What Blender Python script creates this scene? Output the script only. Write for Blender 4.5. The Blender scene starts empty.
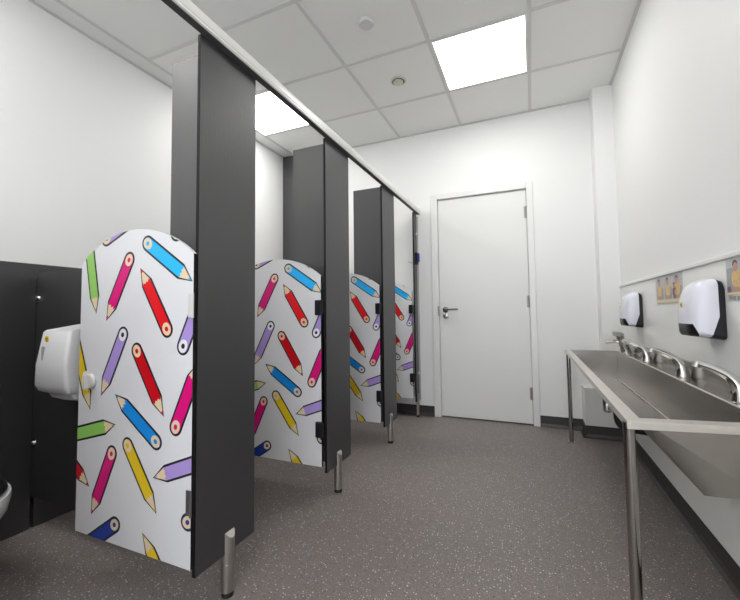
import bpy, bmesh, math, random
from mathutils import Vector, Matrix
random.seed(7)
PI = math.pi
COL = bpy.context.scene.collection

# ------------------------------------------------------------------ materials
def nt(name):
    m = bpy.data.materials.new(name); m.use_nodes = True
    n = m.node_tree.nodes; l = m.node_tree.links
    return m, n, l, n['Principled BSDF']

def mat(name, col, rough=.5, metal=0., spec=.5, bump=0., bscale=200., var=0., vscale=6., stretch=None, coat=0.):
    m, n, l, b = nt(name)
    b.inputs['Base Color'].default_value = (*col, 1)
    b.inputs['Roughness'].default_value = rough
    b.inputs['Metallic'].default_value = metal
    b.inputs['Specular IOR Level'].default_value = spec
    b.inputs['Coat Weight'].default_value = coat
    if bump or var:
        tc = n.new('ShaderNodeTexCoord'); mp = n.new('ShaderNodeMapping')
        l.new(tc.outputs['Object'], mp.inputs['Vector'])
        if stretch: mp.inputs['Scale'].default_value = stretch
    if var:
        nz = n.new('ShaderNodeTexNoise'); nz.inputs['Scale'].default_value = vscale; nz.inputs['Detail'].default_value = 5
        l.new(mp.outputs[0], nz.inputs['Vector'])
        mx = n.new('ShaderNodeMix'); mx.data_type = 'RGBA'
        mx.inputs[6].default_value = (*[c * (1 - var) for c in col], 1)
        mx.inputs[7].default_value = (*[min(1, c * (1 + var)) for c in col], 1)
        l.new(nz.outputs['Fac'], mx.inputs[0]); l.new(mx.outputs[2], b.inputs['Base Color'])
    if bump:
        nb = n.new('ShaderNodeTexNoise'); nb.inputs['Scale'].default_value = bscale; nb.inputs['Detail'].default_value = 3
        l.new(mp.outputs[0], nb.inputs['Vector'])
        bp = n.new('ShaderNodeBump'); bp.inputs['Strength'].default_value = bump; bp.inputs['Distance'].default_value = .002
        l.new(nb.outputs['Fac'], bp.inputs['Height']); l.new(bp.outputs[0], b.inputs['Normal'])
    return m

def emis(name, col, s):
    m, n, l, b = nt(name)
    b.inputs['Base Color'].default_value = (.9, .9, .9, 1)
    b.inputs['Emission Color'].default_value = (*col, 1)
    b.inputs['Emission Strength'].default_value = s
    return m

def floor_mat():
    m, n, l, b = nt('speckled vinyl')
    tc = n.new('ShaderNodeTexCoord')
    def flecks(scale, thr, pick):
        v = n.new('ShaderNodeTexVoronoi'); v.inputs['Scale'].default_value = scale
        l.new(tc.outputs['Object'], v.inputs['Vector'])
        a = n.new('ShaderNodeMath'); a.operation = 'LESS_THAN'; a.inputs[1].default_value = thr
        l.new(v.outputs['Distance'], a.inputs[0])
        s = n.new('ShaderNodeSeparateColor'); l.new(v.outputs['Color'], s.inputs[0])
        c = n.new('ShaderNodeMath'); c.operation = 'LESS_THAN'; c.inputs[1].default_value = pick
        l.new(s.outputs[0], c.inputs[0])
        d = n.new('ShaderNodeMath'); d.operation = 'MULTIPLY'
        l.new(a.outputs[0], d.inputs[0]); l.new(c.outputs[0], d.inputs[1])
        return d.outputs[0]
    nz = n.new('ShaderNodeTexNoise'); nz.inputs['Scale'].default_value = 260; nz.inputs['Detail'].default_value = 4
    l.new(tc.outputs['Object'], nz.inputs['Vector'])
    base = n.new('ShaderNodeMix'); base.data_type = 'RGBA'
    base.inputs[6].default_value = (.15, .128, .120, 1); base.inputs[7].default_value = (.245, .213, .20, 1)
    l.new(nz.outputs['Fac'], base.inputs[0])
    cur = base.outputs[2]
    for sc, th, pk, col in ((98, .24, .30, (.66, .63, .62, 1)), (170, .26, .42, (.42, .38, .37, 1)), (120, .24, .35, (.04, .034, .032, 1))):
        mx = n.new('ShaderNodeMix'); mx.data_type = 'RGBA'; mx.inputs[7].default_value = col
        l.new(flecks(sc, th, pk), mx.inputs[0]); l.new(cur, mx.inputs[6]); cur = mx.outputs[2]
    l.new(cur, b.inputs['Base Color'])
    b.inputs['Roughness'].default_value = .42
    b.inputs['Specular IOR Level'].default_value = .45
    nb = n.new('ShaderNodeTexNoise'); nb.inputs['Scale'].default_value = 120
    l.new(tc.outputs['Object'], nb.inputs['Vector'])
    bp = n.new('ShaderNodeBump'); bp.inputs['Strength'].default_value = .25; bp.inputs['Distance'].default_value = .003
    l.new(nb.outputs['Fac'], bp.inputs['Height']); l.new(bp.outputs[0], b.inputs['Normal'])
    return m

def tile_mat():
    # matt mineral tile, fine grain, each 600 mm tile very slightly different in tone
    m, n, l, b = nt('ceiling tile')
    tc = n.new('ShaderNodeTexCoord')
    mp = n.new('ShaderNodeMapping'); mp.inputs['Location'].default_value = (1.159 / .6, -2.264 / .6, 0)
    mp.inputs['Scale'].default_value = (1 / .6, 1 / .6, 0)
    l.new(tc.outputs['Object'], mp.inputs['Vector'])
    fl = n.new('ShaderNodeVectorMath'); fl.operation = 'FLOOR'; l.new(mp.outputs[0], fl.inputs[0])
    wn = n.new('ShaderNodeTexWhiteNoise'); l.new(fl.outputs[0], wn.inputs['Vector'])
    nz = n.new('ShaderNodeTexNoise'); nz.inputs['Scale'].default_value = 400; l.new(tc.outputs['Object'], nz.inputs['Vector'])
    ad = n.new('ShaderNodeMath'); ad.operation = 'ADD'; l.new(wn.outputs['Value'], ad.inputs[0]); l.new(nz.outputs['Fac'], ad.inputs[1])
    mr = n.new('ShaderNodeMapRange'); mr.inputs[1].default_value = 0; mr.inputs[2].default_value = 2
    l.new(ad.outputs[0], mr.inputs[0])
    mx = n.new('ShaderNodeMix'); mx.data_type = 'RGBA'
    mx.inputs[6].default_value = (.80, .797, .775, 1); mx.inputs[7].default_value = (.86, .86, .845, 1)
    l.new(mr.outputs[0], mx.inputs[0]); l.new(mx.outputs[2], b.inputs['Base Color'])
    b.inputs['Roughness'].default_value = .9; b.inputs['Specular IOR Level'].default_value = .2
    return m

def steel_mat(name, stretch, col=(.55, .52, .48), rough=.30):
    m, n, l, b = nt(name)
    tc = n.new('ShaderNodeTexCoord'); mp = n.new('ShaderNodeMapping'); mp.inputs['Scale'].default_value = stretch
    l.new(tc.outputs['Object'], mp.inputs['Vector'])
    nz = n.new('ShaderNodeTexNoise'); nz.inputs['Scale'].default_value = 30; nz.inputs['Detail'].default_value = 6
    l.new(mp.outputs[0], nz.inputs['Vector'])
    n2 = n.new('ShaderNodeTexNoise'); n2.inputs['Scale'].default_value = 3; n2.inputs['Detail'].default_value = 1
    l.new(tc.outputs['Object'], n2.inputs['Vector'])
    mr = n.new('ShaderNodeMapRange'); mr.inputs[3].default_value = rough - .03; mr.inputs[4].default_value = rough + .04
    l.new(n2.outputs['Fac'], mr.inputs[0]); l.new(mr.outputs[0], b.inputs['Roughness'])
    mx = n.new('ShaderNodeMix'); mx.data_type = 'RGBA'
    mx.inputs[6].default_value = (*[c * .90 for c in col], 1); mx.inputs[7].default_value = (*[min(1, c * 1.10) for c in col], 1)
    l.new(nz.outputs['Fac'], mx.inputs[0]); l.new(mx.outputs[2], b.inputs['Base Color'])
    b.inputs['Metallic'].default_value = 1
    return m

M = dict(
    wall=mat('white wall paint', (.85, .85, .842), .55, spec=.3, bump=.12, bscale=350),
    sheet=mat('white hygienic wall sheet', (.87, .865, .84), .22, spec=.5),
    door=mat('white painted door', (.79, .79, .775), .38, spec=.4),
    frame=mat('white gloss paint', (.80, .80, .785), .3, spec=.5),
    boxing=mat('white boxing paint', (.74, .73, .70), .5),
    tile=tile_mat(), tbar=mat('ceiling grid metal', (.64, .635, .62), .5),
    floor=floor_mat(),
    skirting=mat('black vinyl skirting', (.022, .021, .022), .38, spec=.4),
    coved=mat('coved vinyl shade tone', (.036, .031, .030), .4, var=.25, vscale=120),  # floor vinyl turned up the wall, its shade put into a darker colour
    dark=mat('charcoal laminate', (.026, .0256, .027), .44, spec=1.0, bump=.35, bscale=60, var=.10, vscale=14, stretch=(6, 6, .4)),
    understrip=mat('grey gasket', (.07, .07, .072), .6), darkedge=mat('black laminate edge', (.010, .010, .010), .65, spec=.2),
    black=mat('black plastic', (.009, .009, .012), .35, spec=.35),
    rubber=mat('black rubber', (.012, .012, .012), .6),
    white=mat('white door laminate', (.74, .74, .765), .35, spec=.45),
    dryer=mat('glossy white plastic', (.76, .76, .84), .2, spec=.5),
    dispenser=mat('matt white plastic', (.76, .76, .775), .35, spec=.5),
    ceramic=mat('white ceramic', (.82, .82, .80), .1, spec=.6),
    steel=steel_mat('stainless basin shade tone', (1, .03, 1), (.40, .378, .35), .22), rimsteel_lit=steel_mat('stainless rim lit tone', (1, .03, 1), (.68, .65, .60), .42),  # one steel: rim lightened for ceiling glare, basin darkened for its shade
    hingemetal=mat('door hinge metal', (.30, .285, .26), .45, metal=1),
    weld=mat('weld line', (.80, .77, .72), .42, metal=1),
    rail=mat('white powder coated aluminium', (.66, .655, .63), .3, spec=.5),
    satin=mat('satin steel', (.50, .48, .45), .3, metal=1),
    chrome=mat('chrome', (.66, .65, .64), .10, metal=1),
    tube=mat('polished steel tube', (.33, .31, .29), .10, metal=1),
    bronze=mat('dark satin lever metal', (.22, .20, .18), .3, metal=1),
    greyhinge=mat('grey hinge plate', (.20, .195, .19), .4, metal=.8),
    light=emis('light diffuser', (1, .99, .97), 1.0),
    lightframe=mat('light frame', (.8, .8, .8), .4),
    detwhite=mat('detector plastic', (.62, .62, .62), .4), detcream=mat('detector cream', (.60, .57, .48), .45),
    sticker=mat('yellow sticker', (.78, .55, .03), .4), stickerink=mat('sticker ink', (.06, .05, .02), .5),
    blue=mat('blue plastic', (.02, .045, .30), .3),
    paper=mat('poster paper', (.62, .61, .58), .4), pgrey=mat('poster grey', (.33, .33, .35), .4), plgrey=mat('poster pale grey', (.52, .53, .55), .4),
    porange=mat('poster orange', (.80, .50, .20), .4, var=.4, vscale=90), pskin=mat('poster skin', (.55, .30, .22), .4), phair=mat('poster dark', (.07, .055, .055), .4),
    pyellow=mat('poster yellow', (.80, .68, .30), .4), ppurple=mat('poster plum', (.22, .10, .16), .4), pblue=mat('poster blue', (.16, .28, .50), .4),
    pink_ink=mat('poster ink', (.10, .10, .10), .4),
)
PC = dict(cyan=(.01, .47, 1.0), blue=(.01, .27, .78), magenta=(.72, .006, .20), red=(.78, .006, .014), crimson=(.60, .004, .012),
          green=(.30, .60, .13), purple=(.42, .30, .68), yellow=(.80, .56, .015), navy=(.012, .045, .34))
for k, c in PC.items(): M['p_' + k] = mat('pencil ' + k, c, .38, spec=.45)
M['p_wood'] = mat('pencil wood', (.80, .64, .42), .4); M['p_line'] = mat('pencil outline', (.012, .012, .016), .4)
M['p_white'] = mat('pencil white end', (.80, .80, .82), .4)

# ------------------------------------------------------------------ object helpers
def link(o): COL.objects.link(o); return o

def origin_of(p):
    while p.parent: p = p.parent
    return Vector(p.location)

def obj(name, bm, mats, parent=None, smooth=False, bevel=0, solid=0, seg=2):
    """links a world-space bmesh as ONE object; under a parent its vertices go into the thing's own frame"""
    me = bpy.data.meshes.new(name)
    if parent is not None:
        bmesh.ops.translate(bm, vec=-origin_of(parent), verts=bm.verts)
    bmesh.ops.recalc_face_normals(bm, faces=bm.faces) if not solid else None
    bm.to_mesh(me); bm.free()
    for m in (mats if isinstance(mats, (list, tuple)) else [mats]): me.materials.append(m)
    if smooth:
        for p in me.polygons: p.use_smooth = True
        try: me.set_sharp_from_angle(angle=math.radians(38))
        except Exception: pass
    o = link(bpy.data.objects.new(name, me))
    if parent is not None: o.parent = parent
    if solid:
        md = o.modifiers.new('solid', 'SOLIDIFY'); md.thickness = solid; md.offset = 0
    if bevel:
        md = o.modifiers.new('bevel', 'BEVEL'); md.width = bevel; md.segments = seg; md.limit_method = 'ANGLE'
        md.angle_limit = math.radians(40)
    return o

def tag(o, label, cat, group=None, kind=None):
    o['label'] = label; o['category'] = cat
    if group: o['group'] = group
    if kind: o['kind'] = kind
    return o

def thing(name, loc, label, cat, group=None):
    o = link(bpy.data.objects.new(name, None)); o.location = loc
    o.empty_display_size = .1
    return tag(o, label, cat, group)

def struct(name, bm, m, **k):
    o = obj(name, bm, m, **k)
    if not k.get('parent'): o['kind'] = 'structure'
    return o

def tree(o, parent=None):
    c = o.copy(); COL.objects.link(c); c.parent = parent
    for ch in [x for x in bpy.data.objects if x.parent == o]: tree(ch, c)
    return c

def box(bm, x0, x1, y0, y1, z0, z1, mi=0):
    v = [bm.verts.new(p) for p in ((x0, y0, z0), (x1, y0, z0), (x1, y1, z0), (x0, y1, z0), (x0, y0, z1), (x1, y0, z1), (x1, y1, z1), (x0, y1, z1))]
    for f in ((0, 3, 2, 1), (4, 5, 6, 7), (0, 1, 5, 4), (1, 2, 6, 5), (2, 3, 7, 6), (3, 0, 4, 7)):
        bm.faces.new([v[i] for i in f]).material_index = mi
    return v

def B(*a, mi=0):
    bm = bmesh.new(); box(bm, *a, mi=mi); return bm

def prism(bm, pts, axis, a, b, mi=0):
    """pts: 2D outline; axis X: (y,z), Y: (x,z), Z: (x,y); extruded from a to b"""
    def P(p, t):
        return {'X': (t, p[0], p[1]), 'Y': (p[0], t, p[1]), 'Z': (p[0], p[1], t)}[axis]
    lo = [bm.verts.new(P(p, a)) for p in pts]; hi = [bm.verts.new(P(p, b)) for p in pts]
    fs = [bm.faces.new(lo), bm.faces.new(hi[::-1])]
    n = len(pts)
    for i in range(n): fs.append(bm.faces.new((lo[i], hi[i], hi[(i + 1) % n], lo[(i + 1) % n])))
    for f in fs: f.material_index = mi
    return fs

def tube(bm, pts, rad, n=16, mi=0, cap=True, flat=None):
    """swept round tube; rad scalar or list; flat=(sx,sy) squashes the ring"""
    pts = [Vector(p) for p in pts]; m = len(pts)
    rad = rad if isinstance(rad, (list, tuple)) else [rad] * m
    rings = []; prev = None
    for i, p in enumerate(pts):
        t = (pts[min(i + 1, m - 1)] - pts[max(i - 1, 0)]).normalized()
        if prev is None:
            a = Vector((0, 1, 0)) if abs(t.y) < .9 else Vector((1, 0, 0))
            u = t.cross(a).normalized()
        else: u = (prev - t * prev.dot(t)).normalized()
        prev = u; w = t.cross(u)
        sx, sy = flat or (1, 1)
        rings.append([bm.verts.new(p + (u * math.cos(2 * PI * k / n) * sx + w * math.sin(2 * PI * k / n) * sy) * rad[i]) for k in range(n)])
    for r0, r1 in zip(rings, rings[1:]):
        for k in range(n): bm.faces.new((r0[k], r0[(k + 1) % n], r1[(k + 1) % n], r1[k])).material_index = mi
    if cap:
        bm.faces.new(rings[0][::-1]).material_index = mi; bm.faces.new(rings[-1]).material_index = mi
    return bm

def cyl(p0, p1, r, n=24, bm=None, mi=0):
    bm = bm or bmesh.new(); return tube(bm, [p0, p1], r, n, mi)

def lathe(bm, prof, c, axis='Z', n=32, mi=0):
    """prof: (radius, height) pairs"""
    rings = []
    for r, h in prof:
        ring = []
        for k in range(n):
            a = 2 * PI * k / n; p, q = max(r, 1e-5) * math.cos(a), max(r, 1e-5) * math.sin(a)
            v = {'Z': (p, q, h), 'Y': (p, h, q), 'X': (h, p, q)}[axis]
            ring.append(bm.verts.new((c[0] + v[0], c[1] + v[1], c[2] + v[2])))
        rings.append(ring)
    for a, b in zip(rings, rings[1:]):
        for k in range(n): bm.faces.new((a[k], a[(k + 1) % n], b[(k + 1) % n], b[k])).material_index = mi
    bm.faces.new(rings[0][::-1]).material_index = mi; bm.faces.new(rings[-1]).material_index = mi
    return bm

def smoothpath(ctrl, n=24):
    """Catmull-Rom through control points"""
    P = [Vector(c) for c in ctrl]; P = [P[0] * 2 - P[1]] + P + [P[-1] * 2 - P[-2]]
    out = []; segs = len(P) - 3
    for s in range(segs):
        p0, p1, p2, p3 = P[s:s + 4]
        k = n // segs
        for i in range(k + (s == segs - 1)):
            t = i / k
            out.append(.5 * ((2 * p1) + (p2 - p0) * t + (2 * p0 - 5 * p1 + 4 * p2 - p3) * t * t + (3 * p1 - p0 - 3 * p2 + p3) * t ** 3))
    return out

# ------------------------------------------------------------------ room
XL, XR, YF, YN, HC = -2.50, .628, 3.445, -1.9, 2.715
T = .6; GX, GY = -1.159, 2.264
struct('floor', B(XL, XR, YN, YF + .119, -.1, 0), M['floor'])
struct('wall_left', B(XL - .12, XL, YN - .12, YF + .12, -.1, HC + .1), M['wall'])
struct('wall_right', B(XR, XR + .12, YN - .12, YF + .12, -.1, HC + .1), M['wall'])
struct('wall_near', B(XL, -1.02, YN, YN + .1, 0, HC), M['wall'])  # unseen; screens the cubicles from sky light, aisle left open to admit it
DL, DR, FL, FR, DZ, FZ = -.797, -.011, -.858, .042, 2.034, 2.0875
bm = bmesh.new()                       # far wall with its door opening
box(bm, XL, DL - .02, YF, YF + .12, -.1, HC + .1); box(bm, DR + .02, XR, YF, YF + .12, -.1, HC + .1)
box(bm, DL - .02, DR + .02, YF, YF + .12, DZ + .02, HC + .1)
struct('wall_far', bm, M['wall'])
struct('wall_corner', B(.494, XR, 3.283, YF, 0, HC), M['wall'])
# ceiling: tiles plus exposed grid in one mesh
xs = [GX + T * k for k in range(-2, 4)]; ys = [GY + T * k for k in range(-6, 2)]
bm = B(XL, XR, YN, YF, HC, HC + .02, mi=0)
h = .012
for x in xs: box(bm, x - h, x + h, YN, YF, HC - .004, HC, mi=1)
for y in ys: box(bm, xs[0], XR, y - h, y + h, HC - .0036, HC, mi=1)
for a in ((XL, XL + .02, YN, YF), (XR - .02, XR, YN, 3.283), (XL, .494, YF - .02, YF)): box(bm, *a, HC - .006, HC, mi=1)
struct('ceiling', bm, [M['tile'], M['tbar']])

# door in the far wall
d = thing('door_1', ((DL + DR) / 2, YF, 0), 'white flush door in the far wall', 'door'); d['kind'] = 'structure'
del d['label'], d['category']
obj('door_leaf', B(DL + .004, DR - .004, YF + .006, YF + .046, .012, DZ - .004), M['door'], d, bevel=.0015)
bm = bmesh.new()
for x0, x1 in ((FL, DL - .001), (DR + .001, FR)): box(bm, x0, x1, YF - .016, YF + .001, 0, FZ)
box(bm, DL - .001, DR + .001, YF - .016, YF + .001, DZ + .001, FZ)
obj('architrave', bm, M['frame'], d, bevel=.004, seg=3)
bm = bmesh.new()
box(bm, DL - .02, DL, YF + .002, YF + .1, 0, DZ); box(bm, DR, DR + .02, YF + .002, YF + .1, 0, DZ); box(bm, DL - .02, DR + .02, YF + .002, YF + .1, DZ, DZ + .02)
box(bm, DL, DR, YF + .047, YF + .1, 0, DZ)
obj('door_lining', bm, M['frame'], d)
for z in (1.83, 1.05, .265):
    bm = bmesh.new(); cyl((DR - .003, YF - .002, z - .052), (DR - .003, YF - .002, z + .052), .0065, 12, bm)
    box(bm, DR - .022, DR - .003, YF + .0035, YF + .0065, z - .05, z + .05)
    obj('door_hinge', bm, M['hingemetal'], d, smooth=True)
obj('strike_plate', B(DL - .012, DL + .004, YF - .0175, YF + .002, .935, 1.025), M['satin'], d)
bm = bmesh.new(); hx, hz = -.738, .992
lathe(bm, [(.026, 0), (.026, -.006), (.022, -.009)], (hx, YF + .006, hz), 'Y')
tube(bm, smoothpath([(hx, YF, hz), (hx, YF - .03, hz), (hx + .012, YF - .046, hz), (hx + .05, YF - .048, hz), (hx + .122, YF - .044, hz)], 24), .0085, 12)
obj('lever_handle', bm, M['bronze'], d, smooth=True)
bm = bmesh.new(); lathe(bm, [(.025, 0), (.025, -.006), (.021, -.009)], (hx, YF + .006, hz - .057), 'Y')
box(bm, hx - .004, hx + .004, YF - .02, YF, hz - .069, hz - .045)
obj('turn_escutcheon', bm, M['satin'], d, smooth=True)

# skirtings: coved vinyl turned up the wall
BZ = .092
def cove(bm, p0, p1, nrm, BZ=.092):
    """profile swept from p0 to p1 along a wall whose inward normal is nrm"""
    prof = [(0, BZ), (.0045, BZ), (.0045, BZ - .009), (.0040, BZ - .0091), (.0045, .03), (.010, .012), (.022, .002), (.022, 0), (0, 0)]
    n = Vector((*nrm, 0)); a = []; b = []
    for o_, z in prof:
        a.append(bm.verts.new(Vector((*p0, z)) + n * o_)); b.append(bm.verts.new(Vector((*p1, z)) + n * o_))
    for i in range(len(prof)):
        j = (i + 1) % len(prof); bm.faces.new((a[i], a[j], b[j], b[i])).material_index = 0 if i in (0, 1, 2) else 1
    bm.faces.new(a); bm.faces.new(b[::-1])
bm = bmesh.new(); cove(bm, (XR - .0005, YN), (XR - .0005, 3.14), (-1, 0)); struct('baseboard_right', bm, [M['skirting'], M['coved']])
bm = bmesh.new(); cove(bm, (XL, YF - .0005), (FL, YF - .0005), (0, -1)); cove(bm, (FR, YF - .0005), (.355, YF - .0005), (0, -1)); struct('baseboard_far', bm, [M['skirting'], M['coved']])
bm = bmesh.new(); cove(bm, (XL, YN), (XL, YF), (1, 0)); struct('baseboard_left', bm, [M['skirting'], M['coved']])
# low pipe boxing in the far right corner
BX, BY, BH = .356, 3.270, .374
struct('trim_2', B(BX, .6275, BY, YF - .001, 0.0, BH + .0), M['boxing'], bevel=.003)
bm = bmesh.new(); cove(bm, (BX, BY), (.627, BY), (0, -1)); cove(bm, (BX, YF - .024), (BX, BY - .02), (-1, 0)); struct('baseboard_boxing', bm, [M['skirting'], M['coved']])
# hygienic sheet and its cover trim on the right wall
struct('wall_sheet', B(XR - .0035, XR, YN, 3.282, BZ, 1.137), M['sheet'])
struct('trim_1', B(XR - .014, XR, YN, 3.282, 1.137, 1.155), M['frame'], bevel=.004, seg=3)
struct('trim_3', B(.491, .627, 3.279, 3.2828, .376, .79), M['sheet'])

# ------------------------------------------------------------------ ceiling lights and detectors
LABL = {(1, 0): 'square ceiling light panel nearest the white door', (-2, 0): 'square ceiling light panel above the cubicles',
        (1, -4): 'unseen square ceiling light panel added behind the viewer over the aisle', (-2, -4): 'unseen square ceiling light panel added over the cubicle nearest the viewer',
        (-1, -6): 'unseen square ceiling light panel added near the back wall'}  # panels behind the view are unseen, added to lift the shadows
M['light'].node_tree.nodes['Principled BSDF'].inputs['Emission Strength'].default_value = 9.0
for (i, j), lb in LABL.items():
    x0, y0 = GX + T * i, GY + T * j
    t = thing('ceiling_light', (x0 + .3, y0 + .3, HC - .004), lb, 'ceiling light', 'square ceiling light panels')
    g = h + .012
    obj('diffuser', B(x0 + g, x0 + T - g, y0 + g, y0 + T - g, HC - .0035, HC - .001), M['light'], t)
    bm = bmesh.new()
    for a in ((x0 + h, x0 + g, y0 + h, y0 + T - h), (x0 + T - g, x0 + T - h, y0 + h, y0 + T - h), (x0 + g, x0 + T - g, y0 + h, y0 + g), (x0 + g, x0 + T - g, y0 + T - g, y0 + T - h)):
        box(bm, *a, HC - .005, HC - .001)
    obj('light_frame', bm, M['lightframe'], t)
t = tag(obj('motion_sensor', lathe(bmesh.new(), [(.046, 0), (.046, -.012), (.042, -.018), (0, -.0185)], (-.863, 1.965, HC)), M['detwhite'], smooth=True),
        'plain white round sensor on the ceiling, the nearer of two', 'sensor')
t = thing('air_valve', (-.872, 2.575, HC), 'small round ceiling vent with dark ring and cream disc', 'vent')
bm = bmesh.new()
lathe(bm, [(.058, 0), (.058, -.004), (.048, -.009), (.045, -.003)], (-.872, 2.575, HC)); obj('collar', bm, M['detcream'], t, smooth=True)
obj('recess', lathe(bmesh.new(), [(.047, -.002), (.047, -.0092), (.034, -.0094)], (-.872, 2.575, HC)), M['black'], t)
obj('disc', lathe(bmesh.new(), [(.038, -.002), (.038, -.016), (.033, -.02), (0, -.021)], (-.872, 2.575, HC)), M['detcream'], t, smooth=True)

# ------------------------------------------------------------------ cubicles
XP, PB = -.9945, .147
PIL = [(.884, 1.152, 1.027), (1.698, 1.969, 1.825), (2.516, 2.774, 2.637), (3.316, 3.405, 3.372)]
DIV = [1.0, 1.83, 2.65]
TOP = 1.95; PT = .013
ORD = ['nearest the viewer', 'second from the viewer', 'third from the viewer', 'narrow one against the far wall']
# head rail
bm = bmesh.new()
r0, r1, zb, zt = -.9955, -.963, 1.916, 1.972
prof = [(r0, zb), (r0, zt - .004), (r0 + .004, zt), (r1 - .016, zt), (r1 - .007, zt - .004), (r1 - .002, zt - .012), (r1, zt - .022), (r1, zb + .016), (r1 - .002, zb + .013), (r1 - .001, zb + .004), (r1 - .005, zb)]
prism(bm, prof, 'Y', YN, 3.425)
hr = thing('head_rail', (XP, 1.0, 1.94), 'long pale rail running along the top of the dark cubicle posts', 'rail')
obj('rail_channel', bm, M['rail'], hr, smooth=False)
obj('end_cap', B(r0 - .002, r1 + .003, 3.425, 3.4449, zb - .003, zt + .003), M['rail'], hr, bevel=.006, seg=3)
obj('rail_understrip', B(r0, r1 - .006, YN, 3.425, zb - .003, zb - .0002), M['understrip'], hr)  # dark grey strip covering the rail's underside

for k, (y0, y1, yl) in enumerate(PIL):
    lb = ['wide charcoal cubicle post panel nearest the viewer, beside the largest pencil door',
          'charcoal cubicle post panel second from the viewer, reaching up to the rail',
          'charcoal cubicle post panel third from the viewer, next to the narrow end one',
          'narrow charcoal cubicle post panel against the far wall beside the white door'][k]
    t = thing('cubicle_post', (XP, (y0 + y1) / 2, 0), lb, 'cubicle post', 'charcoal cubicle posts')
    bm = B(XP - PT, XP, y0, y1, PB, 1.9125)
    for f in bm.faces:
        f.normal_update()
    bmesh.ops.recalc_face_normals(bm, faces=bm.faces)
    for f in bm.faces: f.material_index = 0 if abs(f.normal.x) > .5 else 1
    obj('post_panel', bm, [M['dark'], M['darkedge']], t)
    # adjustable leg: round tube, slotted over the panel's lower edge
    r = .0232 if k < 3 else .015; cx = XP - PT / 2
    bm = bmesh.new(); cyl((cx, yl, .018), (cx, yl, .112), r, 28, bm)
    cyl((cx, yl, .112), (cx, yl, .1145), r * .90, 28, bm); cyl((cx, yl, .1145), (cx, yl, PB - .0005), r * .97, 28, bm)
    for s in (1, -1):        # half shells that clamp each face
        n = 14; lo = []; hi = []
        a0 = math.acos((PT / 2 + .0005) / r)
        ring = [(cx + s * r * .97 * math.cos(a), yl + r * .97 * math.sin(a)) for a in [(-a0 + 2 * a0 * q / n) for q in range(n + 1)]]
        if s < 0: ring = ring[::-1]
        lo = [bm.verts.new((x, y, PB - .0005)) for x, y in ring]
        ztop = .219
        hi = [bm.verts.new((x, y, ztop - .022 * (abs(x - cx) / r) ** 2)) for x, y in ring]
        for q in range(n): bm.faces.new((lo[q], lo[q + 1], hi[q + 1], hi[q]))
        bm.faces.new(hi); bm.faces.new((lo[0], hi[0], hi[-1], lo[-1]))
    lg = obj('support_leg', bm, M['satin'], t, smooth=True)
    obj('foot', cyl((cx, yl, 0), (cx, yl, .018), r * .86, 24), M['rubber'], lg, smooth=True)
    if k == 3:
        obj('lock_keep', B(XP, XP + .016, 3.345, 3.405, 1.425, 1.535), M['black'], t, bevel=.003)
        obj('blue_tag', B(XP + .0165, XP + .030, 3.36, 3.402, 1.445, 1.53), M['blue'], t, bevel=.003)
        bm = bmesh.new(); tube(bm, smoothpath([(XP - PT - .001, 3.33, 1.437), (XP - PT - .03, 3.325, 1.436), (XP - PT - .045, 3.322, 1.45)], 10), .0035, 10)
        obj('coat_hook', bm, M['satin'], t, smooth=True)
        for z in (1.72, .40): obj('bolt_cap', lathe(bmesh.new(), [(.011, 0), (.011, .006), (.006, .010), (0, .011)], (XP, 3.395, z), 'X', 16), M['ceramic'], t, smooth=True)
        obj('wall_channel', B(XP - PT - .004, XP + .005, 3.4055, 3.444, PB, TOP - .06), M['satin'], t)

# dividers: low screen with a tall strip beside the post
XD = -2.152
for k, yd in enumerate(DIV):
    zl = 1.18; xt = (-1.266, -1.29, -1.292)[k]
    lb = ['charcoal cubicle divider behind the largest pencil door, tall strip beside nearest post',
          'charcoal cubicle divider with tall strip beside the second post',
          'charcoal cubicle divider with tall strip beside the third post'][k]
    t = thing('cubicle_divider', (-1.5, yd, 0), lb, 'divider', 'charcoal cubicle dividers')
    bm = bmesh.new()
    prism(bm, [(XD, PB), (-1.034, PB), (-1.034, .245), (XP - PT - .0015, .245), (XP - PT - .0015, TOP), (xt, TOP), (xt, zl), (XD, zl)], 'Y', yd - .0065, yd + .0065)
    obj('divider_panel', bm, [M['dark']], t)
    for z in (1.057, .39):
        bm = bmesh.new()
        box(bm, XD + .0005, XD + .035, yd - .0095, yd - .0068, z - .017, z + .017)
        cyl((XD + .018, yd - .0095, z), (XD + .018, yd - .020, z), .010, 14, bm)
        obj('bracket', bm, M['chrome'], t, smooth=True)
# duct panels in front of the rear wall, and the taller cladding behind
edges = [.18] + DIV + [3.44]
for k in range(4):
    y0, y1 = edges[k] + .008, edges[k + 1] - .008
    lb = ['charcoal back panel behind the toilet in the nearest cubicle', 'charcoal back panel of the second cubicle', 'charcoal back panel of the third cubicle', 'charcoal back panel of the farthest cubicle'][k]
    t = thing('duct_panel', (XD, (y0 + y1) / 2, 0), lb, 'back panel', 'charcoal duct panels')
    obj('face_panel', B(XD - .014, XD, y0, y1, 0, 1.155), M['dark'], t)
    obj('top_ledge', B(XL + .0225, XD - .0145, y0, y1, 1.140, 1.155), M['dark'], t)
tag(obj('wall_cladding', B(XL + .001, XL + .02, -.6, 2.9, .0, 1.258), M['dark'], bevel=.002), 'charcoal cladding sheet along the left wall above the cubicle back panels', 'cladding')
tag(obj('corner_panel', B(-2.498, -2.20, 3.34, 3.4445, 1.16, 2.708), M['dark']), 'tall charcoal panel in the far left corner reaching the ceiling', 'panel')
t0 = thing('cubicle_divider', (-1.5, .18, 0), 'charcoal cubicle divider nearest the viewer', 'divider', 'charcoal cubicle dividers')
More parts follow.
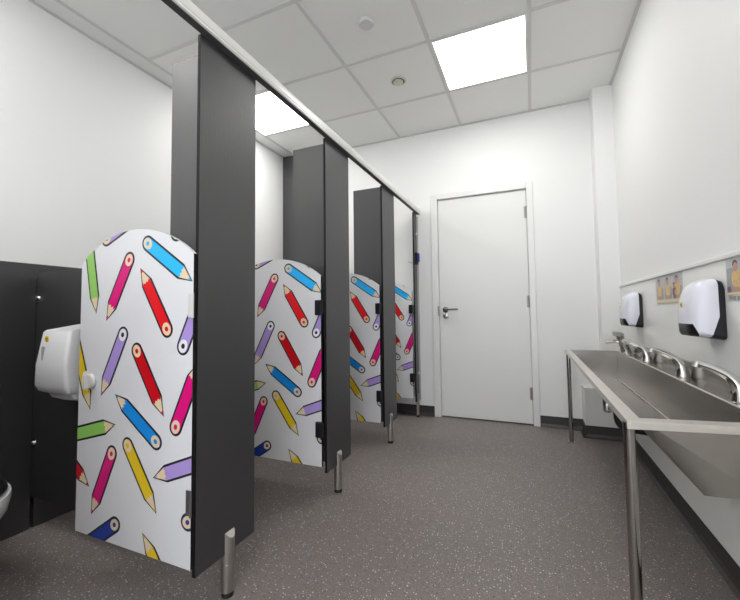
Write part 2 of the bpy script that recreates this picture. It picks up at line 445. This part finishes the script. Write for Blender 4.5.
bm = bmesh.new(); prism(bm, [(XD, PB), (-1.05, PB), (-1.05, 1.18), (XD, 1.18)], 'Y', .1735, .1865); obj('divider_panel', bm, M['dark'], t0)

# ------------------------------------------------------------------ pencil doors
PEN = [('cyan',-0.214,1.218,-0.004,1.079),('magenta',-0.310,1.167,-0.428,0.955),('green',-0.548,1.277,-0.489,0.982),('red',-0.116,0.924,-0.249,1.132),
('purple',-0.336,0.902,-0.449,0.684),('crimson',-0.260,0.847,-0.125,0.639),('purple',-0.039,0.869,0.057,1.067),('yellow',-0.612,0.887,-0.511,0.628),
('blue',-0.160,0.552,-0.369,0.690),('magenta',-0.068,0.609,0.030,0.820),('green',-0.608,0.524,-0.369,0.586),('yellow',-0.298,0.521,-0.153,0.323),
('magenta',-0.383,0.483,-0.489,0.257),('purple',0.113,0.539,-0.167,0.434),('crimson',-0.669,0.460,-0.507,0.351),('navy',-0.359,0.244,-0.604,0.084),
('navy',-0.010,0.322,0.200,0.424),('yellow',-0.074,0.065,-0.215,0.244),('lilac',-0.436,1.254,-0.204,1.350),('green',-0.077,1.243,-0.111,1.394),('purple',0.008,1.203,0.175,1.244)]
DW = .585; DBOT, DEDGE, DPEAK = .178, 1.168, 1.274
def door_outline():
    c, s = DW / 2, DPEAK - DEDGE
    R = (c * c + s * s) / (2 * s); a0 = math.asin(c / R); n = 28
    arc = [(-c + R * math.sin(a), DPEAK - R + R * math.cos(a)) for a in [a0 - 2 * a0 * i / n for i in range(n + 1)]]
    return [(-DW, DBOT), (0, DBOT)] + arc        # counter-clockwise in (x,z)
OUT = door_outline()
def clip(poly):
    """clip a polygon to the convex door outline"""
    n = len(OUT)
    for i in range(n):
        ax, ay = OUT[i]; bx, by = OUT[(i + 1) % n]
        if abs(ax - bx) + abs(ay - by) < 1e-9: continue
        f = lambda p: (bx - ax) * (p[1] - ay) - (by - ay) * (p[0] - ax)
        res = []
        for j in range(len(poly)):
            p, q = poly[j], poly[(j + 1) % len(poly)]; fp, fq = f(p), f(q)
            if fp >= 0: res.append(p)
            if (fp >= 0) != (fq >= 0):
                t = fp / (fp - fq); res.append((p[0] + (q[0] - p[0]) * t, p[1] + (q[1] - p[1]) * t))
        poly = res
        if len(poly) < 3: return []
    return poly
PMATS = ['white', 'darkedge', 'p_line', 'p_wood', 'p_white'] + ['p_' + c for c in PC]
PI_ = {n: i for i, n in enumerate(PMATS)}
def door_bm(dx):
    bm = bmesh.new()
    fs = prism(bm, OUT, 'Y', 0, .013, 0)
    for f in fs:
        if all(v.co.x > -1e-5 for v in f.verts): f.material_index = 1
    def lay(pts, level, m):
        p = clip(pts)
        if len(p) < 3: return
        q = [p[0]]
        for a in p[1:]:
            if abs(a[0] - q[-1][0]) + abs(a[1] - q[-1][1]) > 1e-5: q.append(a)
        if len(q) > 2 and abs(q[0][0] - q[-1][0]) + abs(q[0][1] - q[-1][1]) < 1e-5: q.pop()
        if len(q) < 3: return
        f = bm.faces.new([bm.verts.new((x, -.00025 * level, z)) for x, z in q]); f.material_index = PI_[m]
    rnd = random.Random(3)
    for c, x0, z0, x1, z1 in PEN:
        x0 += dx; x1 += dx; cream = c == 'lilac'; c = 'purple' if cream else c
        L = math.hypot(x1 - x0, z1 - z0); ux, uz = (x1 - x0) / L, (z1 - z0) / L; vx, vz = -uz, ux
        W = lambda u, v: (x0 + ux * u + vx * v, z0 + uz * u + vz * v)
        w = .0208; e = .0072; tip = .058; cap = .023
        arc = lambda ww, cc, n=14: [(-cc * math.sin(a), ww * math.cos(a)) for a in [PI * i / n for i in range(n + 1)]]
        # black silhouette, colour body, wooden cone, coloured point, ring end
        lay([W(u, v) for u, v in [(L + .004, 0), (L - tip - .002, w + e)][::1] + arc(w + e, cap + e) + [(L - tip - .002, -w - e)]], 1, 'p_line')
        zig = [(L - tip + (.005 if i % 2 else -.003) * (0.6 + .8 * rnd.random()), -w + 2 * w * i / 6) for i in range(7)]
        zig[0] = (L - tip, -w); zig[-1] = (L - tip, w)
        lay([W(u, v) for u, v in [(L - .003, 0), (L - tip, w)] + [(L - tip - .010, w), (L - tip - .010, -w)] + [(L - tip, -w)]], 2, 'p_wood')
        for i in range(6):      # body in strips so that the jagged end stays convex per piece
            (ua, va), (ub, vb) = zig[i], zig[i + 1]
            lay([W(0, va), W(ua, va), W(ub, vb), W(0, vb)], 3, 'p_' + c)
        lay([W(u, v) for u, v in arc(w, cap)], 3, 'p_' + c)
        k = .014 / tip * w
        lay([W(L - .002, 0), W(L - .016, k), W(L - .016, -k)], 3, 'p_' + c)
        ell = lambda a, b, o=0: [W(o + a * math.cos(2 * PI * i / 22), b * math.sin(2 * PI * i / 22)) for i in range(22)]
        lay(ell(.0225, .0188, .0), 4, 'p_white' if c == 'purple' and not cream else 'p_wood')
        lay(ell(.0088, .0078), 5, 'p_line' if c == 'purple' else 'p_' + c)
    return bm

def make_door(k, xr, yf, label, dx):
    t = thing('cubicle_door', (xr, yf, 0), label, 'cubicle door', 'white cubicle doors printed with pencils')
    bm = door_bm(dx); bmesh.ops.translate(bm, vec=Vector((xr, yf, 0)), verts=bm.verts)
    me_o = obj_keep('door_leaf', bm, [M[n] for n in PMATS], t)
    # latch: round turn on a small white plate near the free edge
    bm = bmesh.new(); lx, lz = xr - .508, .731
    prism(bm, [(lx - .05 + .0, lz - .03), (lx - .02, lz - .038), (lx - .02, lz + .038), (lx - .045, lz + .03), (lx - .055, lz)], 'Y', yf - .0045, yf - .0015)
    obj('latch_plate', bm, M['dispenser'], t, bevel=.001)
    bm = bmesh.new(); lathe(bm, [(.027, -.0015), (.027, -.006), (.022, -.012), (0, -.013)], (lx, yf, lz), 'Y', 28)
    prism(bm, [(lx - .006, lz - .024), (lx + .006, lz - .024), (lx + .007, lz + .024), (lx - .007, lz + .024)], 'Y', yf - .028, yf - .012)
    obj('latch_turn', bm, M['rail'], t, smooth=True, bevel=.002)
    return t
def obj_keep(name, bm, mats, parent):
    me = bpy.data.meshes.new(name); bmesh.ops.translate(bm, vec=-origin_of(parent), verts=bm.verts)
    for f in bm.faces:            # printed layers must face the front (-Y)
        f.normal_update()
        if f.material_index > 1 and f.normal.y > 0: f.normal_flip()
    bm.to_mesh(me); bm.free()
    for m in mats: me.materials.append(m)
    o = link(bpy.data.objects.new(name, me)); o.parent = parent; return o

DLB = ['white pencil-print cubicle door nearest the viewer, the largest and fully in view',
       'white pencil-print cubicle door second from the viewer, between first and second posts',
       'white pencil-print cubicle door third from the viewer, between second and third posts',
       'white pencil-print cubicle door farthest away, narrow sliver beside the end post']
proto = make_door(0, -.9985, .8695, DLB[0], -.003)
doors = [proto]
for k in (1, 2, 3):
    if k == 1: d_ = proto2 = make_door(1, XP - PT - .013, PIL[1][0] - .010, DLB[1], .010)
    else: d_ = tree(proto2)
    d_.location = (XP - PT - .013, PIL[k][0] - .010, 0); d_['label'] = DLB[k]; doors.append(d_)
for k, d_ in enumerate(doors):
    o = Vector(d_.location)
    for z in (1.0, .37) if k else (1.0, .382):
        if k == 0:
            bm = bmesh.new(); box(bm, o.x - .018, o.x + .003, o.y - .0045, o.y - .0018, z - .038, z + .038)
            cyl((o.x + .004, o.y - .006, z - .04), (o.x + .004, o.y - .006, z + .04), .004, 12, bm)
            for dz in (-.028, .028): cyl((o.x - .009, o.y - .0045, z + dz), (o.x - .009, o.y - .0058, z + dz), .003, 10, bm)
            obj('hinge', bm, M['rail'] if z > .9 else M['greyhinge'], d_, smooth=True)
        else:
            bm = bmesh.new(); box(bm, o.x - .028, o.x + .010, o.y - .020, o.y - .0015, z - .040, z + .040)
            h_ = obj('hinge', bm, M['black'], d_, bevel=.005, seg=3)
            bm = bmesh.new(); cyl((o.x + .011, o.y - .005, z - .036), (o.x + .011, o.y - .005, z + .036), .0055, 12, bm)
            obj('hinge_pin', bm, M['rubber'], h_, smooth=True)

# ------------------------------------------------------------------ toilet and paper dispenser in the nearest cubicle
tx, ty = -1.875, .60
t = thing('toilet', (tx, ty, 0), 'white toilet pan in the nearest cubicle, cut off at the left edge', 'toilet')
def egg(rx, ry, z, ox=0, n=36):
    return [(tx + ox + rx * math.cos(a) * (1 if math.cos(a) > 0 else .85), ty + ry * math.sin(a), z) for a in [2 * PI * i / n for i in range(n)]]
def loft(rings, closed=True):
    bm = bmesh.new(); V = [[bm.verts.new(p) for p in r] for r in rings]; n = len(rings[0])
    for a, b in zip(V, V[1:]):
        for k in range(n): bm.faces.new((a[k], a[(k + 1) % n], b[(k + 1) % n], b[k]))
    if closed: bm.faces.new(V[0][::-1]); bm.faces.new(V[-1])
    return bm
bm = loft([egg(.13, .10, 0, -.03), egg(.12, .095, .10, -.03), egg(.17, .13, .2, -.01), egg(.225, .175, .29), egg(.238, .182, .335), egg(.235, .18, .35), egg(.19, .14, .352), egg(.17, .12, .30), egg(.10, .08, .2, -.02), egg(.03, .03, .17, -.02)])
obj('bowl', bm, M['ceramic'], t, smooth=True)
obj('rear_block', B(XD + .002, tx - .16, ty - .11, ty + .11, .08, .345), M['ceramic'], t, bevel=.02, seg=3)
bm = loft([egg(.220, .168, .3535), egg(.223, .171, .362), egg(.214, .162, .368), egg(.165, .118, .368), egg(.155, .11, .362), egg(.158, .112, .3535)], False)
n_ = 36
obj('seat_ring', bm, M['black'], t, smooth=True, solid=.001)

def stick(bm, c, n, rx, rz, mi): pass
X0, X1, Y0, Y1 = -1.838, -1.632, .852, .9925
t = thing('paper_dispenser', (-1.8, .9, .8), 'white plastic paper dispenser on the charcoal divider beside the nearest door', 'dispenser')
def ring_d(z, x0, x1, yfr, n=9):
    """horizontal section, front corners rounded, slightly bowed front"""
    pts = []
    r = .013
    pts.append((x1, Y1, z)); 
    for i in range(n + 1):
        a = PI / 2 * i / n; pts.append((x1 - r + r * math.cos(a), yfr + r - r * math.sin(a), z))
    pts.append(((x0 + x1) / 2, yfr - .006, z))
    for i in range(n + 1):
        a = PI / 2 * i / n; pts.append((x0 + r - r * math.sin(a), yfr + r - r * math.cos(a), z))
    pts.append((x0, Y1, z))
    return pts
def shift_top(ring, dz):       # the lid climbs towards the back
    return [(x, y, z + dz * (y - .85) / .14) for x, y, z in ring]
bm = loft([ring_d(.670, X0 + .012, X1 - .006, .868), ring_d(.677, X0 + .002, X1, .858), ring_d(.70, X0 - .003, X1 + .002, .848), ring_d(.78, X0 + .006, X1, .845), shift_top(ring_d(.905, X0 + .016, X1 - .008, .862), .02),
           shift_top(ring_d(.912, X0 + .02, X1 - .012, .868), .024)])
obj('cover', bm, M['dispenser'], t, smooth=True)
bm = loft([ring_d(.640, X0 + .055, X1 - .01, .90), ring_d(.648, X0 + .04, X1 - .004, .885), ring_d(.6695, X0 + .03, X1 - .003, .877)])
obj('outlet', bm, M['dispenser'], t, smooth=True)
obj('sight_slot', B(-1.780, -1.7755, .8430, .852, .80, .852), M['pgrey'], t)
bm = bmesh.new()
lathe(bm, [(.0125, 0), (.0125, -.004)], (-1.768, .8565, .882), 'Y', 20); st = obj('round_sticker', bm, M['sticker'], t)
bm = B(-1.776, -1.760, .8518, .8524, .881, .885); box(bm, -1.772, -1.764, .8518, .8524, .875, .878); obj('printed_mark', bm, M['stickerink'], st)

# ------------------------------------------------------------------ wash trough
ZT = .6775; XF = .222; XI = .257; XB = .550; XU = .611; YFAR = 3.130
yn = lambda x: 1.158 + (x - XF) * .17
t = thing('wash_trough', (.42, 2.1, 0), 'long stainless steel wash trough on legs along the right wall', 'wash trough')
bm = bmesh.new(); V = lambda *p: bm.verts.new(p)
# plan loops at the top
o0, o1, o2, o3 = V(XF, YFAR, ZT), V(XF, yn(XF), ZT), V(XU, yn(XU), ZT), V(XU, YFAR, ZT)
i0, i1, i2, i3 = V(XI, YFAR - .035, ZT), V(XI, yn(XI) + .036, ZT), V(XB, yn(XB) + .036, ZT), V(XB, YFAR - .035, ZT)
b0, b1, b2, b3 = V(.405, YFAR - .04, .478), V(.408, 1.262, .475), V(XB - .002, 1.272, .475), V(XB - .002, YFAR - .04, .478)
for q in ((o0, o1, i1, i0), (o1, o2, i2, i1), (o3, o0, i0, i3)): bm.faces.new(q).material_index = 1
for q in ((o2, o3, i3, i2), (i0, i1, b1, b0), (i1, i2, b2, b1), (i2, i3, b3, b2), (i3, i0, b0, b3), (b0, b1, b2, b3)): bm.faces.new(q)
# turned down skirt of the rim
zs = ZT - .020
s0, s1, s2, s3 = V(XF, YFAR, zs), V(XF, yn(XF), zs), V(XU + .010, yn(XU), zs), V(XU, YFAR, zs)
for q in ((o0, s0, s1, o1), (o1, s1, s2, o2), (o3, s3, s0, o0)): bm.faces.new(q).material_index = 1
# splashback
u2, u3, w2, w3 = V(XU, yn(XU), .743), V(XU, YFAR, .743), V(XU + .012, yn(XU), .743), V(XU + .012, YFAR, .743)
bm.faces.new((o2, o3, u3, u2)); bm.faces.new((u2, u3, w3, w2))
bs = obj('trough_basin', bm, [M['steel'], M['rimsteel_lit']], t, solid=.0025)
md = bs.modifiers.new('bevel', 'BEVEL'); md.width = .0022; md.segments = 2; md.limit_method = 'ANGLE'; md.angle_limit = math.radians(35)
bm = bmesh.new(); tube(bm, [(XB, yn(XB) + .036, ZT + .0022), (XB, YFAR - .035, ZT + .0022)], .003, 8)
obj('weld_bead', bm, M['weld'], bs, smooth=True)
bm = bmesh.new(); tube(bm, [(XB - .004, 1.275, .4795), (XB - .004, YFAR - .044, .482)], .0028, 8); obj('weld_bead', bm, M['weld'], bs, smooth=True)
for lx, ly in ((.2300, 1.185), (.2430, 3.108)):
    lg = obj('leg', cyl((lx, ly, .006), (lx, ly, zs + .012), .0142, 28), M['tube'], t, smooth=True)
    obj('foot', cyl((lx, ly, 0), (lx, ly, .0058), .023, 24), M['satin'], lg, smooth=True)
# waste traps under the trough
t = thing('waste_trap', (.43, 2.80, .4), 'chrome bottle trap hanging beneath the far end of the steel trough', 'waste trap')
bm = bmesh.new(); lathe(bm, [(.012, .472), (.012, .43), (.024, .428), (.027, .42), (.027, .325), (.018, .314), (0, .313)], (.43, 2.80, 0)); obj('bottle', bm, M['chrome'], t, smooth=True)
bm = bmesh.new(); tube(bm, smoothpath([(.44, 2.80, .40), (.53, 2.80, .40), (.6235, 2.80, .40)], 8), .014, 14); obj('outlet_pipe', bm, M['chrome'], t, smooth=True)
bm = bmesh.new(); tube(bm, smoothpath([(.596, 1.20, .60), (.597, 2.0, .585), (.597, 2.6, .57), (.597, 2.85, .56)], 12), .011, 12)
tag(obj('waste_pipe', tube(bmesh.new(), smoothpath([(.43, 2.49, .474), (.43, 2.49, .36), (.45, 2.49, .315), (.50, 2.49, .30), (.623, 2.49, .29)], 20), .019, 14), M['black'], smooth=True), 'black waste pipe bending to the wall under the middle of the steel trough', 'pipe')
tag(obj('supply_pipe', bm, M['black'], smooth=True), 'black supply pipe running under the steel trough along the wall', 'pipe')

# ------------------------------------------------------------------ taps
def make_tap(x, y, label):
    t = thing('spout_tap', (x, y, ZT), label, 'tap', 'curved chrome taps on the steel trough')
    bm = bmesh.new()
    P = smoothpath([(x + .004, y, ZT + .002), (x + .003, y, ZT + .030), (x - .004, y, ZT + .056), (x - .024, y, ZT + .082), (x - .060, y, ZT + .104), (x - .098, y, ZT + .118)], 30)
    n = len(P); R = [.0115 + .0155 * (1 - i / (n - 1)) ** 1.6 for i in range(n)]
    tube(bm, P, R, 20, flat=(1, .92))
    bd = obj('spout', bm, M['chrome'], t, smooth=True)
    bm = bmesh.new(); cyl((x - .099, y, ZT + .121), (x - .104, y, ZT + .106), .0105, 18, bm); obj('nozzle', bm, M['satin'], bd, smooth=True)
    bm = bmesh.new(); lathe(bm, [(.027, 0.0018), (.027, .005), (.023, .007)], (x + .004, y, ZT), 'Z', 24); obj('base_ring', bm, M['chrome'], t, smooth=True)
    bm = bmesh.new(); lathe(bm, [(.006, 0), (.006, -.003), (.002, -.004)], (x - .016, y, ZT + .03), 'X', 14); obj('sensor_eye', bm, M['black'], bd, smooth=True)
    return t
a = make_tap(.581, 1.495, 'curved chrome tap nearest the viewer on the steel trough')
for (x, y, lb) in ((.579, 1.965, 'curved chrome tap on the trough below the nearer hand dryer, second from the viewer'), (.579, 2.49, 'curved chrome tap on the trough right beside the lever mixer')):
    c = tree(a); c.location = (x, y, ZT); c['label'] = lb
x, y = .575, 2.93
t = thing('lever_mixer_tap', (x, y, ZT), 'chrome mixer tap with upright lever at the far end of the trough', 'tap')
bm = bmesh.new(); tube(bm, [(x + .002, y, ZT + .002), (x - .012, y - .004, ZT + .05), (x - .030, y - .008, ZT + .098)], [.030, .027, .024], 22); bd = obj('body', bm, M['chrome'], t, smooth=True)
bm = bmesh.new(); tube(bm, smoothpath([(x - .016, y, ZT + .066), (x - .055, y, ZT + .080), (x - .118, y, ZT + .074)], 12), [.018] * 6 + [.0155] * 7, 16, flat=(.75, 1.15)); obj('spout', bm, M['chrome'], t, smooth=True)
bm = bmesh.new(); tube(bm, [(x - .030, y - .008, ZT + .099), (x - .038, y - .01, ZT + .118), (x - .042, y - .01, ZT + .124)], [.024, .024, .018], 20)
prism(bm, [(x - .074, ZT + .120), (x - .022, ZT + .108), (x - .012, ZT + .132), (x - .030, ZT + .142), (x - .076, ZT + .146)], 'Y', y - .030, y + .010)
obj('lever', bm, M['tube'], t, smooth=True, bevel=.002)

# ------------------------------------------------------------------ hand dryers
def make_dryer(y0, label):
    W = .155; zb, zt = .862, 1.077; xb = XR - .004; xf = .523
    t = thing('hand_dryer', (xb, y0 + W / 2, zb), label, 'hand dryer', 'white and black hand dryers')
    # side outline (x,z): rounded crown falling to the front, flat underside
    pro = [(xb, zb - .006), (xb, zt - .022), (xb - .004, zt - .008), (xb - .018, zt - .001), (xb - .042, zt - .002), (xb - .062, zt - .012), (xb - .08, zt - .030),
           (xb - .090, zt - .056), (xb - .097, zt - .085), (xb - .100, zt - .125), (xf, zb + .05), (xf + .002, zb + .018), (xf + .008, zb + .008)]
    def body():
        zc = zb + .075; rings = []
        for j in range(17):
            tt = j / 16; yy = y0 + W * tt; q = min(tt, 1 - tt) * W / .045
            dd = .045 * (1 - math.sqrt(max(0, 1 - (1 - min(1, q)) ** 2)))
            kx, kz = 1 - dd / .1 * .62, 1 - dd / .11 * .42
            rings.append([(xb + (px - xb) * kx, yy, zc + (pz - zc) * kz) for px, pz in pro])
        bm = loft(rings); bmesh.ops.recalc_face_normals(bm, faces=bm.faces)
        for co, no in (((.606, 0, .94), (1, 0, 0)), ((.606, 0, .94), Vector((.075, 0, -.024)).normalized()), ((0, 0, .914), (0, 0, 1)), ((.533, 0, .914), Vector((.046, 0, .019)).normalized())):
            bmesh.ops.bisect_plane(bm, geom=bm.verts[:] + bm.edges[:] + bm.faces[:], plane_co=co, plane_no=no, dist=1e-6)
        return bm
    def cls(c):
        n2 = Vector((.075, 0, -.024)); n3 = Vector((.046, 0, .019))
        if (c - Vector((.606, 0, .94))).dot(n2) > 0 and c.z < .94 or (c.x > .606 and c.z >= .94): return 'back'
        if c.z < .914 and (c - Vector((.533, 0, .914))).dot(n3) < 0: return 'front'
        return 'cover'
    for key, nm, mm in (('cover', 'cover', 'dryer'), ('back', 'back_shell', 'black'), ('front', 'nozzle_housing', 'black')):
        bm = body()
        bmesh.ops.delete(bm, geom=[f for f in bm.faces if cls(f.calc_center_median()) != key], context='FACES')
        obj_s = obj(nm, bm, M[mm], t, smooth=True)
    bm = bmesh.new(); lathe(bm, [(.010, .001), (.010, -.001)], (xf + .002, y0 + W * .5 + .01, .985), 'X', 20); s = obj('round_sticker', bm, M['sticker'], t)
    obj('printed_mark', B(xf + .0002, xf + .0009, y0 + W * .5 + .005, y0 + W * .5 + .015, .982, .987), M['stickerink'], s)
    return t
a = make_dryer(1.66, 'white and black hand dryer nearer the viewer, between the two posters')
c = tree(a); c.location.y += 2.70 - 1.66; c['label'] = 'white and black hand dryer farther away, above the lever mixer tap'

# ------------------------------------------------------------------ posters
def flat(bm, y0, y1, z0, z1, lv, mi):
    f = bm.faces.new([bm.verts.new(p) for p in ((PX - lv * .0002, y0, z0), (PX - lv * .0002, y1, z0), (PX - lv * .0002, y1, z1), (PX - lv * .0002, y0, z1))]); f.material_index = mi
def blob(bm, y, z, ry, rz, lv, mi, n=14, e=1.0):
    f = bm.faces.new([bm.verts.new((PX - lv * .0002, y + ry * math.copysign(abs(math.cos(a)) ** e, math.cos(a)), z + rz * math.copysign(abs(math.sin(a)) ** e, math.sin(a)))) for a in [2 * PI * i / n for i in range(n)]]); f.material_index = mi
PX = XR - .0046
PM = ['paper', 'pgrey', 'plgrey', 'porange', 'pskin', 'phair', 'pyellow', 'ppurple', 'pblue', 'pink_ink']
def figure(bm, yc, zb, h, w, top):      # a simple photographed child in a bright top
    flat(bm, yc - w * .30, yc + w * .30, zb, zb + h * .22, 3, 4 if top == 3 else 7)
    blob(bm, yc, zb + h * .40, w * .42, h * .26, 4, top, e=.7)
    blob(bm, yc - w * .22, zb + h * .36, w * .16, h * .17, 5, 3)
    blob(bm, yc + w * .05, zb + h * .76, w * .20, h * .14, 5, 4)
    blob(bm, yc + w * .08, zb + h * .85, w * .22, h * .13, 4, 5)
t = thing('instruction_poster', (XR, 2.235, 1.06), 'poster strip with three child figures on the wall between the hand dryers', 'poster', 'photo posters below the white wall trim')
bm = bmesh.new(); z0, z1, y0, y1 = .992, 1.134, 2.045, 2.425
box(bm, PX, XR - .0036, y0, y1, z0, z1, 0)
w = (y1 - y0) / 3
for i in range(3):
    ya = y0 + i * w
    flat(bm, ya + .004, ya + w - .004, z0 + .026, z1 - .002, 1, 2); flat(bm, ya + .01, ya + w - .02, z0 + .026, z0 + .085, 2, 1)
    figure(bm, ya + w * .5, z0 + .028, z1 - z0 - .034, w * .72, 3)
figure(bm, y0 + w * .80, z0 + .028, .078, w * .5, 7)
flat(bm, y0 + .003, y1 - .003, z0 + .012, z0 + .025, 1, 6)
obj('printed_sheet', bm, [M[k] for k in PM], t)
bm = bmesh.new(); yy = y0 + .02; rr = random.Random(5)
while yy < y1 - .03:
    q = rr.uniform(.012, .03); flat(bm, yy, yy + q, z0 + .004, z0 + .009, 2, 0); yy += q + .007
obj('caption', bm, M['pgrey'], t)
t = thing('instruction_poster', (XR, 1.46, 1.06), 'poster of a child in an orange top, cut off at the right edge', 'poster', 'photo posters below the white wall trim')
bm = bmesh.new(); z0, z1, y0, y1 = .992, 1.134, 1.29, 1.642
box(bm, PX, XR - .0036, y0, y1, z0, z1, 0)
flat(bm, y0 + .003, y1 - .003, z0 + .03, z1 - .002, 1, 2); flat(bm, y1 - .06, y1 - .004, z0 + .03, z1 - .03, 2, 1); flat(bm, y1 - .03, y1 - .004, z0 + .03, z0 + .05, 3, 7)
figure(bm, y1 - .070, z0 + .031, z1 - z0 - .034, .078, 3); blob(bm, y1 - .098, z0 + .06, .022, .02, 6, 3); blob(bm, y1 - .115, z0 + .09, .012, .012, 6, 8); flat(bm, y1 - .13, y1 - .10, z0 + .03, z0 + .05, 3, 8)
figure(bm, y1 - .20, z0 + .031, z1 - z0 - .034, .08, 3)
flat(bm, y0 + .003, y1 - .003, z0 + .024, z0 + .030, 1, 6)
obj('printed_sheet', bm, [M[k] for k in PM], t)
cu = bpy.data.curves.new('caption', 'FONT'); cu.body = 'Wet your hands'; cu.size = .026; cu.extrude = .0001
ft = bpy.data.objects.new('caption_source', cu); COL.objects.link(ft)
me = bpy.data.meshes.new_from_object(ft.evaluated_get(bpy.context.evaluated_depsgraph_get())); me.name = 'caption'
bpy.data.objects.remove(ft)
me.transform(Matrix(((0, 0, -1, PX - .0007 - XR), (-1, 0, 0, (y1 - .012) - 1.46), (0, 1, 0, z0 + .004 - 1.06), (0, 0, 0, 1))))
me.materials.clear(); me.materials.append(M['pink_ink'])
o = link(bpy.data.objects.new('caption', me)); o.parent = t

# ------------------------------------------------------------------ camera, world, view
cam = bpy.data.cameras.new('camera'); co = link(bpy.data.objects.new('camera', cam))
r = Vector((.92212502, .38668156, -.0127596)); u = Vector((.03098622, -.0409391, .99868105)); f = Vector((-.38564918, .92130416, .04973277))
mw = Matrix((r, u, -f)).transposed().to_4x4(); mw.translation = (0, 0, .968); co.matrix_world = mw
cam.sensor_fit = 'HORIZONTAL'; cam.sensor_width = 36; cam.lens = 370.6157 / 740 * 36
cam.shift_x = (370 - 375.8282) / 740; cam.shift_y = (294.5586 - 300) / 740
cam.clip_start = .02
sc = bpy.context.scene; sc.camera = co
w = bpy.data.worlds.new('world'); sc.world = w; w.use_nodes = True
w.node_tree.nodes['Background'].inputs[0].default_value = (.9, .95, 1, 1); w.node_tree.nodes['Background'].inputs[1].default_value = 2.3
sc.view_settings.view_transform = 'Standard'; sc.view_settings.look = 'None'; sc.view_settings.gamma = 1; sc.view_settings.use_curve_mapping = False
sc.view_settings.exposure = 0.57
sc.cycles.caustics_reflective = False; sc.cycles.caustics_refractive = False; sc.cycles.blur_glossy = 1.0; sc.cycles.max_bounces = 12; sc.cycles.diffuse_bounces = 8
